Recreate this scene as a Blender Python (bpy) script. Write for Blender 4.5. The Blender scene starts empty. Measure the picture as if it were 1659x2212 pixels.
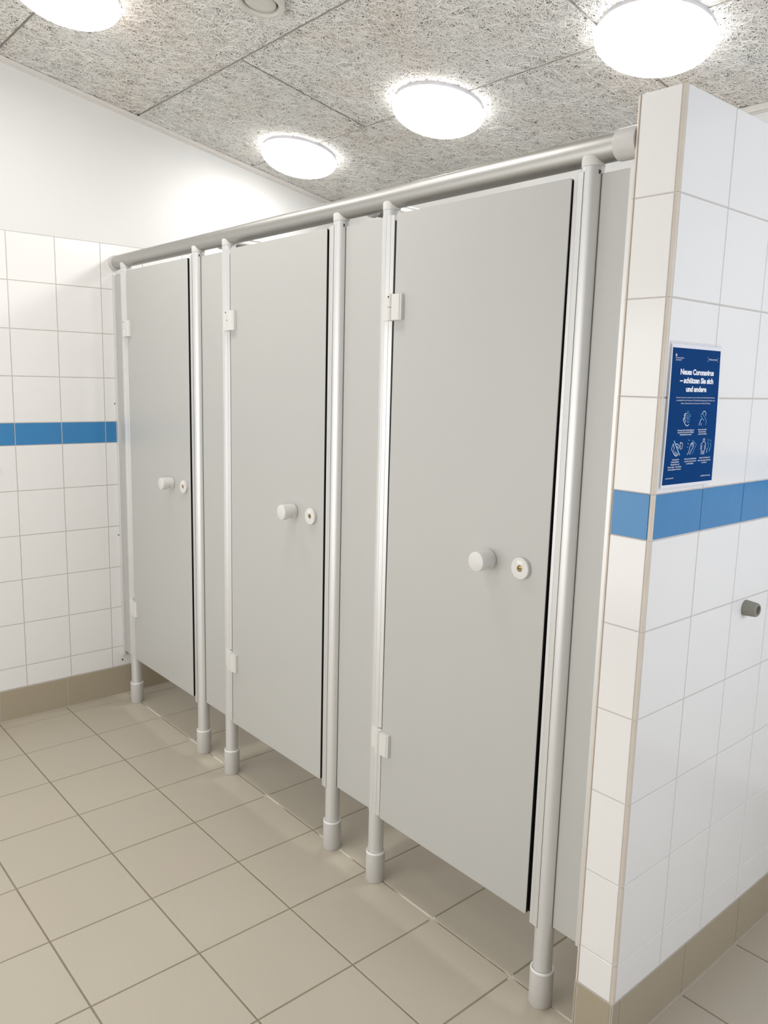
import bpy, math, random
import numpy as np
from mathutils import Vector, Matrix

SC = bpy.context.scene
COL = SC.collection
PI = math.pi

# ------------------------------------------------------------------ camera
CX, CY, CZ = 3.6653, -0.9300, 1.5638
YAW, PITCH, ROLL, FPX = 0.8543, -0.1630, 0.0255, 1721.596
fwd = Vector((-math.sin(YAW) * math.cos(PITCH), math.cos(YAW) * math.cos(PITCH), math.sin(PITCH)))
rgt = Vector((math.cos(YAW), math.sin(YAW), 0))
upv = rgt.cross(fwd)
r2 = math.cos(ROLL) * rgt + math.sin(ROLL) * upv
u2 = -math.sin(ROLL) * rgt + math.cos(ROLL) * upv
cam = bpy.data.cameras.new('camera')
camo = bpy.data.objects.new('camera', cam)
COL.objects.link(camo)
cam.sensor_fit = 'VERTICAL'
cam.sensor_height = 36.0
cam.sensor_width = 27.0
cam.lens = FPX / 2212.0 * 36.0
cam.clip_start = 0.02
m = Matrix.Identity(4)
for i in range(3):
    m[i][0] = r2[i]; m[i][1] = u2[i]; m[i][2] = -fwd[i]; m[i][3] = (CX, CY, CZ)[i]
camo.matrix_world = m
SC.camera = camo

# ------------------------------------------------------------------ world, exposure, fill lights
LAMP_STRENGTH = 20.5
SC.view_settings.view_transform = 'Standard'
SC.view_settings.look = 'None'
SC.view_settings.gamma = 1.0
SC.view_settings.use_curve_mapping = False
SC.view_settings.exposure = 0.62
w = bpy.data.worlds.new('world'); SC.world = w
w.use_nodes = True
w.node_tree.nodes['Background'].inputs[0].default_value = (0.8, 0.87, 1.0, 1)
w.node_tree.nodes['Background'].inputs[1].default_value = 0.3

def area(name, loc, rot, sx, sy, power, col):
    l = bpy.data.lights.new(name, 'AREA'); l.shape = 'RECTANGLE'; l.size = sx; l.size_y = sy
    l.energy = power; l.color = col
    o = bpy.data.objects.new(name, l); COL.objects.link(o); o.location = loc; o.rotation_euler = rot
    return o
# cool fill light added at the right-hand wall, standing in for daylight
area('cool_fill_right', (4.83, 1.0, 1.7), (0, PI / 2, 0), 1.0, 1.1, 16.0, (0.86, 0.91, 1.0))
# broad soft fill added behind the camera; the front wall has no window
area('soft_fill_front', (1.9, -1.97, 1.15), (PI / 2, 0, 0), 3.2, 1.6, 24.0, (1.0, 0.99, 0.98))

# ------------------------------------------------------------------ dimensions
SL, Z0 = -0.1795, 2.8475            # sloping ceiling
def zc(y): return Z0 + SL * y
CN = math.hypot(SL, 1)
TY = Vector((0, 1, SL)) / CN        # down the slope
NC = Vector((0, SL, -1)) / CN       # out of the ceiling, downwards (into the room)
NC = Vector((0, SL, -1)) / CN
YB, YF, XR = 1.88, -2.0, 4.85
PX0, PX1, PY = 2.690, 2.795, 0.5695  # tiled partition wall
PTOP = 2.1443
ZB = 0.1474                         # top of the skirting tiles
YP = 0.592                          # line of the posts

# ------------------------------------------------------------------ materials
def lin(c):
    return tuple((x / 255 / 12.92 if x / 255 <= 0.04045 else ((x / 255 + 0.055) / 1.055) ** 2.4) for x in c) + (1,)

class NT:
    def __init__(s, name):
        s.m = bpy.data.materials.new(name); s.m.use_nodes = True
        s.t = s.m.node_tree; s.b = s.t.nodes['Principled BSDF']
    def n(s, typ, **kw):
        x = s.t.nodes.new(typ)
        for k, v in kw.items():
            if k in x.inputs.keys(): x.inputs[k].default_value = v
            else: setattr(x, k, v)
        return x
    def l(s, a, b): s.t.links.new(a, b)
    def mix(s, fac, a, b):
        x = s.n('ShaderNodeMix', data_type='RGBA')
        if hasattr(fac, 'links'): s.l(fac, x.inputs[0])
        else: x.inputs[0].default_value = fac
        for v, i in ((a, 6), (b, 7)):
            if hasattr(v, 'links'): s.l(v, x.inputs[i])
            else: x.inputs[i].default_value = v
        return x.outputs[2]
    def bump(s, h, strength, dist):
        x = s.n('ShaderNodeBump'); x.inputs['Strength'].default_value = strength
        x.inputs['Distance'].default_value = dist
        s.l(h, x.inputs['Height']); s.l(x.outputs[0], s.b.inputs['Normal'])
    def ramp(s, v, a, b):
        x = s.n('ShaderNodeMapRange'); s.l(v, x.inputs[0])
        x.inputs[1].default_value = a; x.inputs[2].default_value = b
        return x.outputs[0]

def simple(name, rgb, rough=0.5, metal=0.0, noise=0.0, nscale=200, bump=0.0, bdist=0.0005, spec=0.5):
    k = NT(name); c = lin(rgb)
    k.b.inputs['Roughness'].default_value = rough
    k.b.inputs['Metallic'].default_value = metal
    k.b.inputs['Specular IOR Level'].default_value = spec
    tc = k.n('ShaderNodeTexCoord')
    nz = k.n('ShaderNodeTexNoise', Scale=nscale, Detail=3.0)
    k.l(tc.outputs['Object'], nz.inputs['Vector'])
    a = tuple(x * (1 - noise) for x in c[:3]) + (1,)
    b = tuple(min(1, x * (1 + noise)) for x in c[:3]) + (1,)
    k.l(k.mix(nz.outputs['Fac'], a, b), k.b.inputs['Base Color'])
    if bump: k.bump(nz.outputs['Fac'], bump, bdist)
    return k.m

M = {}
M['glaze'] = simple('white_glazed_tile', (240, 239, 237), 0.16, noise=0.012, nscale=3, bump=0.10, bdist=0.004)
M['blue'] = simple('blue_glazed_tile', (55, 130, 186), 0.22, noise=0.05, nscale=30)
M['grout'] = simple('wall_grout', (198, 192, 186), 0.9, noise=0.10, nscale=25)
M['paint'] = simple('white_wall_paint', (224, 224, 222), 0.5, noise=0.006, nscale=160, bump=0.12, bdist=0.002, spec=0.35)
M['trimwhite'] = simple('white_painted_trim', (222, 218, 213), 0.45, noise=0.03, nscale=40)
M['skirt'] = simple('brown_grey_skirting_tile', (172, 161, 140), 0.5, noise=0.05, nscale=260, bump=0.15)
M['corner'] = simple('cream_plastic_corner_trim', (216, 206, 192), 0.45, noise=0.10, nscale=14)
M['hpl'] = simple('grey_laminate', (191, 191, 187), 0.42, noise=0.02, nscale=420, bump=0.06, bdist=0.0003)
M['black'] = simple('black_laminate_core', (9, 8, 10), 0.6, noise=0.05)
M['alu'] = simple('satin_aluminium', (184, 183, 179), 0.48, metal=1.0, noise=0.02, nscale=300)
M['alupost'] = simple('anodised_post_aluminium', (224, 224, 223), 0.42, metal=0.45, noise=0.02, nscale=300)
M['foot'] = simple('grey_plastic_foot', (206, 204, 200), 0.5, noise=0.03, nscale=500)
M['rim'] = simple('white_foot_rim', (240, 240, 236), 0.4)
M['plast'] = simple('white_plastic', (222, 221, 217), 0.35, noise=0.01)
M['seam'] = simple('dark_recess', (34, 30, 26), 0.6)
M['gasket'] = simple('grey_gasket_line', (104, 100, 94), 0.7)
M['brass'] = simple('brass', (176, 146, 88), 0.3, metal=1.0)
M['rubber'] = simple('grey_rubber', (150, 149, 138), 0.7, noise=0.06, nscale=300, bump=0.1)
M['ventw'] = simple('white_vent_enamel', (206, 203, 194), 0.4)
M['lampbase'] = simple('lamp_base_white', (185, 185, 190), 0.4)
M['paper'] = simple('laminated_paper_white', (232, 233, 240), 0.25)
M['navy'] = simple('navy_print', (8, 62, 120), 0.5, noise=0.10, nscale=9, spec=0.03)
M['ink'] = simple('white_print', (238, 240, 246), 0.3)
M['ink2'] = simple('light_blue_print', (112, 176, 216), 0.3)
M['seal'] = simple('grey_sealant', (176, 165, 150), 0.7, noise=0.12, nscale=40)

# floor tile: per tile tint from the object-space cell
k = NT('beige_floor_tile')
k.b.inputs['Roughness'].default_value = 0.42
tc = k.n('ShaderNodeTexCoord')
mp = k.n('ShaderNodeMapping'); k.l(tc.outputs['Object'], mp.inputs[0])
mp.inputs['Location'].default_value = (-0.0724, 0, 0)
sc_ = k.n('ShaderNodeVectorMath', operation='SCALE'); sc_.inputs['Scale'].default_value = 1 / 0.3
k.l(mp.outputs[0], sc_.inputs[0])
fl = k.n('ShaderNodeVectorMath', operation='FLOOR'); k.l(sc_.outputs[0], fl.inputs[0])
wn = k.n('ShaderNodeTexWhiteNoise', noise_dimensions='3D'); k.l(fl.outputs[0], wn.inputs['Vector'])
big = k.n('ShaderNodeTexNoise', Scale=2.6, Detail=3.0); k.l(tc.outputs['Object'], big.inputs['Vector'])
fine = k.n('ShaderNodeTexNoise', Scale=420.0, Detail=3.0); k.l(tc.outputs['Object'], fine.inputs['Vector'])
c1 = k.mix(wn.outputs['Value'], lin((205, 193, 179)), lin((205, 198, 182)))
c2 = k.mix(k.ramp(big.outputs['Fac'], 0.35, 0.7), c1, lin((200, 193, 177)))
c3 = k.mix(k.ramp(fine.outputs['Fac'], 0.2, 0.8), lin((180, 170, 152)), c2)
k.l(c3, k.b.inputs['Base Color'])
k.bump(fine.outputs['Fac'], 0.25, 0.0006)
M['ftile'] = k.m

# floor grout, with chalky white limescale along the line under the cubicle fronts
k = NT('floor_grout')
k.b.inputs['Roughness'].default_value = 0.9
tc = k.n('ShaderNodeTexCoord')
sp = k.n('ShaderNodeSeparateXYZ'); k.l(tc.outputs['Object'], sp.inputs[0])
d = k.n('ShaderNodeMath', operation='SUBTRACT'); k.l(sp.outputs[1], d.inputs[0]); d.inputs[1].default_value = 0.6
ab = k.n('ShaderNodeMath', operation='ABSOLUTE'); k.l(d.outputs[0], ab.inputs[0])
lt = k.n('ShaderNodeMath', operation='LESS_THAN'); k.l(ab.outputs[0], lt.inputs[0]); lt.inputs[1].default_value = 0.012
nz = k.n('ShaderNodeTexNoise', Scale=5.0, Detail=2.0); k.l(tc.outputs['Object'], nz.inputs['Vector'])
th = k.ramp(nz.outputs['Fac'], 0.50, 0.56)
mu = k.n('ShaderNodeMath', operation='MULTIPLY'); k.l(lt.outputs[0], mu.inputs[0]); k.l(th, mu.inputs[1])
nz2 = k.n('ShaderNodeTexNoise', Scale=9.0, Detail=3.0); k.l(tc.outputs['Object'], nz2.inputs['Vector'])
base = k.mix(nz2.outputs['Fac'], lin((134, 121, 101)), lin((152, 144, 120)))
k.l(k.mix(mu.outputs[0], base, lin((232, 226, 214))), k.b.inputs['Base Color'])
M['fgrout'] = k.m

# wood-wool ceiling
k = NT('wood_wool_strands')
k.b.inputs['Roughness'].default_value = 0.85
tc = k.n('ShaderNodeTexCoord')
nz = k.n('ShaderNodeTexNoise', Scale=130.0, Detail=2.0); k.l(tc.outputs['Object'], nz.inputs['Vector'])
nb = k.n('ShaderNodeTexNoise', Scale=3.0, Detail=3.0); k.l(tc.outputs['Object'], nb.inputs['Vector'])
ca = k.mix(nz.outputs['Fac'], lin((240, 238, 231)), lin((252, 251, 248)))
k.l(k.mix(k.ramp(nb.outputs['Fac'], 0.45, 0.75), ca, lin((243, 235, 226))), k.b.inputs['Base Color'])
M['wool'] = k.m
k = NT('wood_wool_depths')  # shade in the gaps between strands, put into a darker board colour
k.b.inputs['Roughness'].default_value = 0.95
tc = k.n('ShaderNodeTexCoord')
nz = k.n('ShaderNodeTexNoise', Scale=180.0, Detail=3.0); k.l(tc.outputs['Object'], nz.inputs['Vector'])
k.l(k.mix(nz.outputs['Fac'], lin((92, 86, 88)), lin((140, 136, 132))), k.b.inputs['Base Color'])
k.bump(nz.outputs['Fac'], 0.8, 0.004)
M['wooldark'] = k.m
k = NT('wood_wool_board_edge')
k.b.inputs['Roughness'].default_value = 0.9
tc = k.n('ShaderNodeTexCoord')
nz = k.n('ShaderNodeTexNoise', Scale=240.0, Detail=3.0); k.l(tc.outputs['Object'], nz.inputs['Vector'])
k.l(k.mix(nz.outputs['Fac'], lin((150, 146, 139)), lin((202, 198, 190))), k.b.inputs['Base Color'])
M['wooledge'] = k.m

# opal lamp glass
k = NT('lit_opal_glass')
k.b.inputs['Base Color'].default_value = (0.9, 0.9, 0.9, 1)
k.b.inputs['Roughness'].default_value = 0.3
k.b.inputs['Emission Color'].default_value = (1.0, 0.982, 0.958, 1)
k.b.inputs['Emission Strength'].default_value = LAMP_STRENGTH
M['opal'] = k.m
# flank of the opal dome: the light source inside faces down, so the flank glows less
k = NT('lit_opal_glass_flank')
k.b.inputs['Base Color'].default_value = (0.9, 0.9, 0.9, 1)
k.b.inputs['Roughness'].default_value = 0.3
k.b.inputs['Emission Color'].default_value = (1.0, 0.982, 0.97, 1)
k.b.inputs['Emission Strength'].default_value = 3.0
M['opalside'] = k.m

# clear laminate
k = NT('clear_laminate_film')
k.b.inputs['Base Color'].default_value = (0.95, 0.95, 0.98, 1)
k.b.inputs['Roughness'].default_value = 0.12
k.b.inputs['Alpha'].default_value = 0.22
M['film'] = k.m

# ------------------------------------------------------------------ mesh helpers
class MB:
    def __init__(s): s.v = []; s.f = []; s.k = []
    def add(s, vs, fs, mat=0):
        n = len(s.v); s.v += [tuple(v) for v in vs]
        for i, f in enumerate(fs):
            s.f.append([n + j for j in f]); s.k.append(mat if isinstance(mat, int) else mat[i])
    def box(s, x0, x1, y0, y1, z0, z1, mat=0):
        vs = [(x, y, z) for z in (z0, z1) for y in (y0, y1) for x in (x0, x1)]
        s.add(vs, [(0, 2, 3, 1), (4, 5, 7, 6), (0, 1, 5, 4), (2, 6, 7, 3), (0, 4, 6, 2), (1, 3, 7, 5)], mat)
    def prism(s, pts, fn, a, b, mat=0, caps=True, bev=0.0):
        """outline pts (2D, counter-clockwise) swept from a to b by fn(p, h); small bevel on both ends"""
        n = len(pts)
        rings = [(a, 0), (b, 0)]
        if bev:
            cx = sum(p[0] for p in pts) / n; cy = sum(p[1] for p in pts) / n
            sg = 1 if b > a else -1
            rings = [(a, bev), (a + sg * bev, 0), (b - sg * bev, 0), (b, bev)]
        vs = []
        for h, ins in rings:
            for i, p in enumerate(pts):
                if ins:
                    p0 = pts[i - 1]; p1 = pts[(i + 1) % n]
                    tx, ty = p1[0] - p0[0], p1[1] - p0[1]; L = math.hypot(tx, ty) or 1
                    p = (p[0] - ty / L * ins, p[1] + tx / L * ins)
                vs.append(fn(p, h))
        fs = []
        for r in range(len(rings) - 1):
            for i in range(n):
                j = (i + 1) % n
                fs.append((r * n + i, r * n + j, (r + 1) * n + j, (r + 1) * n + i))
        ms = [mat if isinstance(mat, int) else mat[1]] * len(fs)
        if bev and not isinstance(mat, int): ms[:n] = [mat[0]] * n; ms[2 * n:] = [mat[0]] * n
        if caps:
            fs.append(tuple(reversed(range(n)))); fs.append(tuple((len(rings) - 1) * n + i for i in range(n)))
            c = mat if isinstance(mat, int) else mat[0]; ms += [c, c]
        s.add(vs, fs, ms)
    def lathe(s, prof, fn, n=48, mat=0):
        """prof: list of (radius, height[, mat]); fn(x, y, h) -> 3D"""
        vs = []; fs = []; ms = []; idx = []
        for q in prof:
            r, h = q[0], q[1]
            if r < 1e-7: idx.append([len(vs)] * n); vs.append(fn(0, 0, h))
            else:
                idx.append([len(vs) + i for i in range(n)])
                vs += [fn(r * math.cos(2 * PI * i / n), r * math.sin(2 * PI * i / n), h) for i in range(n)]
        for a in range(len(prof) - 1):
            mm = prof[a][2] if len(prof[a]) > 2 else mat
            A, B = idx[a], idx[a + 1]
            for i in range(n):
                j = (i + 1) % n
                f = []
                for q in (A[i], A[j], B[j], B[i]):
                    if q not in f: f.append(q)
                if len(f) > 2: fs.append(tuple(f)); ms.append(mm)
        s.add(vs, fs, ms)
    def build(s, name, mats, parent=None, smooth=None, loc=(0, 0, 0)):
        me = bpy.data.meshes.new(name); me.from_pydata(s.v, [], s.f)
        for q in (mats if isinstance(mats, (list, tuple)) else [mats]): me.materials.append(M[q])
        me.polygons.foreach_set('material_index', s.k)
        me.validate()
        import bmesh
        bm = bmesh.new(); bm.from_mesh(me); bmesh.ops.recalc_face_normals(bm, faces=bm.faces); bm.to_mesh(me); bm.free()
        if smooth is not None:
            me.shade_smooth(); me.set_sharp_from_angle(angle=math.radians(smooth))
        o = bpy.data.objects.new(name, me); COL.objects.link(o); o.location = loc
        if parent: o.parent = parent
        return o

def rrect(x0, x1, y0, y1, r, n=5):
    out = []
    for cx, cy, a0 in ((x1 - r, y0 + r, -90), (x1 - r, y1 - r, 0), (x0 + r, y1 - r, 90), (x0 + r, y0 + r, 180)):
        for i in range(n + 1):
            a = math.radians(a0 + 90 * i / n); out.append((cx + r * math.cos(a), cy + r * math.sin(a)))
    return out
def circle(cx, cy, r, n=32, a0=0): return [(cx + r * math.cos(a0 + 2 * PI * i / n), cy + r * math.sin(a0 + 2 * PI * i / n)) for i in range(n)]
up = lambda p, h: (p[0], p[1], h)              # outline in XY, swept in Z
front = lambda p, h: (p[0], h, p[1])           # outline in XZ, swept in Y

def thing(name, label, cat, loc=(0, 0, 0), group=None):
    o = bpy.data.objects.new(name, None); COL.objects.link(o); o.location = loc
    o.empty_display_size = 0.05
    o['label'] = label; o['category'] = cat
    if group: o['group'] = group
    return o
def tag(o, label, cat, group=None):
    o['label'] = label; o['category'] = cat
    if group: o['group'] = group
    return o
def struct(o): o['kind'] = 'structure'; return o
def dup(root, loc, label):
    r = root.copy(); COL.objects.link(r); r.location = loc; r['label'] = label
    for ch in list(root.children):
        c = ch.copy(); COL.objects.link(c); c.parent = r
        for g in list(ch.children):
            e = g.copy(); COL.objects.link(e); e.parent = c
    return r

# ------------------------------------------------------------------ tiled surfaces
def tiles(mb, fn, us, vs_, gap=0.0014, dep=0.0016, ch=0.0010, matf=None, jitter=0.0, rnd=None):
    """fn(u, v, h): h = 0 is the tile face, negative goes into the wall"""
    for a in range(len(us) - 1):
        for b in range(len(vs_) - 1):
            u0, u1 = us[a] + gap, us[a + 1] - gap; v0, v1 = vs_[b] + gap, vs_[b + 1] - gap
            if u1 - u0 < 0.002 or v1 - v0 < 0.002: continue
            hz = rnd.uniform(-jitter, jitter) if rnd else 0
            P = [fn(u0, v0, -dep), fn(u1, v0, -dep), fn(u1, v1, -dep), fn(u0, v1, -dep),
                 fn(u0 + ch, v0 + ch, hz), fn(u1 - ch, v0 + ch, hz), fn(u1 - ch, v1 - ch, hz), fn(u0 + ch, v1 - ch, hz)]
            mt = matf(a, b) if matf else 0
            mb.add(P, [(4, 5, 6, 7), (0, 1, 5, 4), (1, 2, 6, 5), (2, 3, 7, 6), (3, 0, 4, 7)], mt)
rows = [ZB, 0.2459]
for i in range(5): rows.append(rows[-1] + 0.2)
rows.append(rows[-1] + 0.0984)
for i in range(4): rows.append(min(rows[-1] + 0.2, PTOP))
BLUE_ROW = 6
wmat = lambda a, b: 1 if b == BLUE_ROW else 0
def cuts(a, b, first, step):
    out = [a]; x = first
    while x < a + 0.004: x += step
    while x < b - 0.004: out.append(x); x += step
    return out + [b]
rnd = random.Random(4)

# left wall: tiles to 2.14 m, smooth paint above, up to the sloping ceiling
mb = MB()
F = lambda u, v, h: (h, u, v)
tiles(mb, F, cuts(YF, YB, 0.1291 - 2.2, 0.2), rows, matf=wmat, jitter=0.00012, rnd=rnd)
mb.box(-0.12, -0.0012, YF - 0.1, YB + 0.1, -0.1, PTOP, 2)
mb.box(-0.0012, -0.0002, YF, YB, PTOP - 0.001, PTOP + 0.0004, 2)
mb.add([(-0.12, YF - .1, PTOP), (-0.0015, YF - .1, PTOP), (-0.0015, YB + .1, PTOP), (-0.12, YB + .1, PTOP),
        (-0.12, YF - .1, zc(YF - .1) + .05), (-0.0015, YF - .1, zc(YF - .1) + .05), (-0.0015, YB + .1, zc(YB + .1) + .05), (-0.12, YB + .1, zc(YB + .1) + .05)],
       [(0, 3, 2, 1), (4, 5, 6, 7), (0, 1, 5, 4), (2, 3, 7, 6), (1, 2, 6, 5), (0, 4, 7, 3)], 3)
struct(mb.build('wall_left', ['glaze', 'blue', 'grout', 'paint']))
# back wall
mb = MB()
F = lambda u, v, h: (u, YB - h, v)
tiles(mb, F, cuts(0.0, XR, 0.1, 0.2), rows, matf=wmat)
mb.box(-0.1, XR + 0.1, YB + 0.0012, YB + 0.12, -0.1, PTOP, 2)
mb.box(-0.1, XR + 0.1, YB + 0.0015, YB + 0.12, PTOP, zc(YB) + 0.05, 3)
struct(mb.build('wall_back', ['glaze', 'blue', 'grout', 'paint']))
# front wall and right wall (behind and beside the camera)
mb = MB()
F = lambda u, v, h: (u, YF + h, v)
tiles(mb, F, cuts(0.0, XR, 0.1, 0.2), rows, matf=wmat)
mb.box(-0.1, XR + 0.1, YF - 0.12, YF - 0.0012, -0.1, PTOP, 2)
mb.box(-0.1, XR + 0.1, YF - 0.12, YF - 0.0015, PTOP, zc(YF) + 0.05, 3)
struct(mb.build('wall_front', ['glaze', 'blue', 'grout', 'paint']))
mb = MB()
F = lambda u, v, h: (XR - h, u, v)
tiles(mb, F, cuts(YF, YB, 0.1, 0.2), rows, matf=wmat)
mb.box(XR + 0.0012, XR + 0.12, YF - 0.1, YB + 0.1, -0.1, PTOP, 2)
mb.add([(XR + .12, YF - .1, PTOP), (XR + .0015, YF - .1, PTOP), (XR + .0015, YB + .1, PTOP), (XR + .12, YB + .1, PTOP),
        (XR + .12, YF - .1, zc(YF - .1) + .05), (XR + .0015, YF - .1, zc(YF - .1) + .05), (XR + .0015, YB + .1, zc(YB + .1) + .05), (XR + .12, YB + .1, zc(YB + .1) + .05)],
       [(0, 3, 2, 1), (4, 5, 6, 7), (0, 1, 5, 4), (2, 3, 7, 6), (1, 2, 6, 5), (0, 4, 7, 3)], 3)
struct(mb.build('wall_right', ['glaze', 'blue', 'grout', 'paint']))

# tiled partition wall
T = 0.0075                          # width of the plastic corner trim
mb = MB()
F = lambda u, v, h: (PX1 + h, u, v)
tiles(mb, F, [PY + T] + [PY + 0.2051 + 0.2 * i for i in range(6)] + [YB], rows, matf=wmat, jitter=0.00012, rnd=rnd, gap=0.0013)
F = lambda u, v, h: (u, PY - h, v)
tiles(mb, F, [PX0 + T, PX1 - T], rows, matf=wmat, jitter=0.00012, rnd=rnd, gap=0.0010)
F = lambda u, v, h: (PX0 - h, u, v)
tiles(mb, F, [PY + T] + [PY + 0.2051 + 0.2 * i for i in range(6)] + [YB], rows, matf=wmat)
F = lambda u, v, h: (u, v, PTOP + h)
tiles(mb, F, [PX0 + 0.001, PX1 - 0.001], [PY + 0.001] + [PY + 0.2051 + 0.2 * i for i in range(6)] + [YB])
mb.box(PX0 + 0.0016, PX1 - 0.0016, PY + 0.0016, YB + 0.001, 0.0, PTOP - 0.0012, 2)
struct(mb.build('wall_partition', ['glaze', 'blue', 'grout']))

# plastic corner trims of the partition, one piece per tile course
def trim_piece(cx, sx, name):
    mb = MB()
    for b in range(len(rows) - 1):
        z0, z1 = rows[b] + 0.0006, rows[b + 1] - 0.0010
        e = rnd.uniform(-0.0006, 0.0006)
        r = T - 0.0016
        pts = [(cx, PY + T - 0.001), (cx, PY + T - 0.0085 + T * 0)]
        out = [(cx - sx * (T - 0.001), PY + T), (cx - sx * (T - 0.001), PY - 0.0002)]
        for i in range(7):
            a = PI / 2 * i / 6
            out.append((cx + e - sx * r + sx * r * math.sin(a), PY - 0.0002 + r - r * math.cos(a)))
        out.append((cx + e, PY + T))
        if sx < 0: out = out[::-1]
        mb.prism(out, up, z0, z1)
    return struct(mb.build(name, 'corner', smooth=40))
trim_piece(PX1 + 0.0004, 1, 'trim_1')
trim_piece(PX0 - 0.0004, -1, 'trim_2')

# skirting tiles
def skirt(name, fn, us):
    mb = MB()
    tiles(mb, fn, us, [-0.01, ZB - 0.0022], gap=0.0010, dep=0.002, ch=0.0008)
    a, b = us[0], us[-1]
    P = [fn(a, 0, -0.0012), fn(b, 0, -0.0012), fn(b, ZB - 0.0004, -0.0012), fn(a, ZB - 0.0004, -0.0012),
         fn(a, 0, -0.004), fn(b, 0, -0.004), fn(b, ZB - 0.0004, -0.004), fn(a, ZB - 0.0004, -0.004)]
    mb.add(P, [(0, 1, 2, 3), (4, 7, 6, 5), (0, 4, 5, 1), (3, 2, 6, 7), (0, 3, 7, 4), (1, 5, 6, 2)], 1)
    # sealant bead at the floor
    P = [fn(a, 0.0, 0.0), fn(b, 0.0, 0.0), fn(b, 0.0005, 0.006), fn(a, 0.0005, 0.006), fn(a, 0.004, 0.0), fn(b, 0.004, 0.0)]
    mb.add(P, [(4, 5, 2, 3), (0, 1, 5, 4), (0, 3, 2, 1)], 2)
    return struct(mb.build(name, ['skirt', 'grout', 'seal']))
skirt('baseboard_left', lambda u, v, h: (0.0008 + h, u, v), cuts(YF, YB, 0.0083 - 2.1, 0.3))
skirt('baseboard_back', lambda u, v, h: (u, YB - 0.0008 - h, v), cuts(0, XR, 0.0724, 0.3))
skirt('baseboard_partition', lambda u, v, h: (PX1 + 0.0008 + h, u, v), [PY + 0.002, PY + 0.03, PY + 0.33, PY + 0.63, PY + 0.93, PY + 1.23, YB])
skirt('baseboard_partition_end', lambda u, v, h: (u, PY - 0.0008 - h, v), [PX0 - 0.0005, PX0 + 0.0062, PX1 - 0.0055, PX1 + 0.0005])
skirt('baseboard_partition_inner', lambda u, v, h: (PX0 - 0.0008 - h, u, v), [PY + 0.002, PY + 0.33, PY + 0.63, PY + 0.93, PY + 1.23, YB])
skirt('baseboard_right', lambda u, v, h: (XR - 0.0008 - h, u, v), cuts(YF, YB, 0.0, 0.3))
skirt('baseboard_front', lambda u, v, h: (u, YF + 0.0008 + h, v), cuts(0, XR, 0.0724, 0.3))

# floor
mb = MB()
tiles(mb, lambda u, v, h: (u, v, h), cuts(-0.02, XR + 0.02, 0.0724, 0.3), cuts(YF - 0.02, YB + 0.02, -2.1, 0.3),
      gap=0.0022, dep=0.0016, ch=0.0012, jitter=0.00015, rnd=rnd)
mb.box(-0.1, XR + 0.1, YF - 0.1, YB + 0.1, -0.1, -0.0011, 1)
struct(mb.build('floor', ['ftile', 'fgrout']))

# ------------------------------------------------------------------ ceiling: wood-wool boards
def Cp(x, t, h):
    """x across, t metres down the slope from Y=0, h metres below the board face"""
    p = Vector((x, 0, Z0)) + TY * t + NC * h
    return p
def tY(y): return y * CN
WB = 0.6046
ts = [tY(0.1215) + WB * i for i in range(-4, 4)]
ts = [t for t in ts if tY(YF) < t < tY(YB)]
ts = [tY(YF - 0.05)] + ts + [tY(YB + 0.05)]
xcut = {}
mb = MB(); boards = []
for i in range(len(ts) - 1):
    t0, t1 = ts[i], ts[i + 1]
    mid = (t0 + t1) / 2
    if mid > tY(1.31): xs = [-0.05, 2.110, 3.310, 4.51, XR + 0.05]
    elif mid > tY(0.71): xs = [-0.05, 0.911, 2.111, 3.311, 4.511, XR + 0.05]
    elif mid > tY(0.12): xs = [-0.05, 1.96, 3.16, 4.36, XR + 0.05]
    else: xs = [-0.05, 0.911, 2.111, 3.311, 4.511, XR + 0.05]
    for j in range(len(xs) - 1):
        x0, x1 = xs[j] + 0.0010, xs[j + 1] - 0.0010
        a, b = t0 + 0.0007, t1 - 0.0007
        e = 0.0085; off = rnd.uniform(-0.0015, 0.0015)
        bot = -0.03
        P = [Cp(x0, a, bot), Cp(x1, a, bot), Cp(x1, b, bot), Cp(x0, b, bot),
             Cp(x0, a, -e + off), Cp(x1, a, -e + off), Cp(x1, b, -e + off), Cp(x0, b, -e + off),
             Cp(x0 + e, a + e, off), Cp(x1 - e, a + e, off), Cp(x1 - e, b - e, off), Cp(x0 + e, b - e, off)]
        mb.add(P, [(8, 9, 10, 11), (4, 5, 9, 8), (5, 6, 10, 9), (6, 7, 11, 10), (7, 4, 8, 11),
                   (0, 1, 5, 4), (1, 2, 6, 5), (2, 3, 7, 6), (3, 0, 4, 7), (0, 3, 2, 1)], [0] + [2] * 9)
        boards.append((x0 + e * 0.4, x1 - e * 0.4, a + e * 0.4, b - e * 0.4, off))
# back board above the joints
mb.add([Cp(-0.15, tY(YF - .1), -0.032), Cp(XR + .15, tY(YF - .1), -0.032), Cp(XR + .15, tY(YB + .1), -0.032), Cp(-0.15, tY(YB + .1), -0.032),
        Cp(-0.15, tY(YF - .1), -0.09), Cp(XR + .15, tY(YF - .1), -0.09), Cp(XR + .15, tY(YB + .1), -0.09), Cp(-0.15, tY(YB + .1), -0.09)],
       [(0, 1, 2, 3), (4, 7, 6, 5), (0, 4, 5, 1), (1, 5, 6, 2), (2, 6, 7, 3), (3, 7, 4, 0)], 2)
nb_v = len(mb.v)
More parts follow.
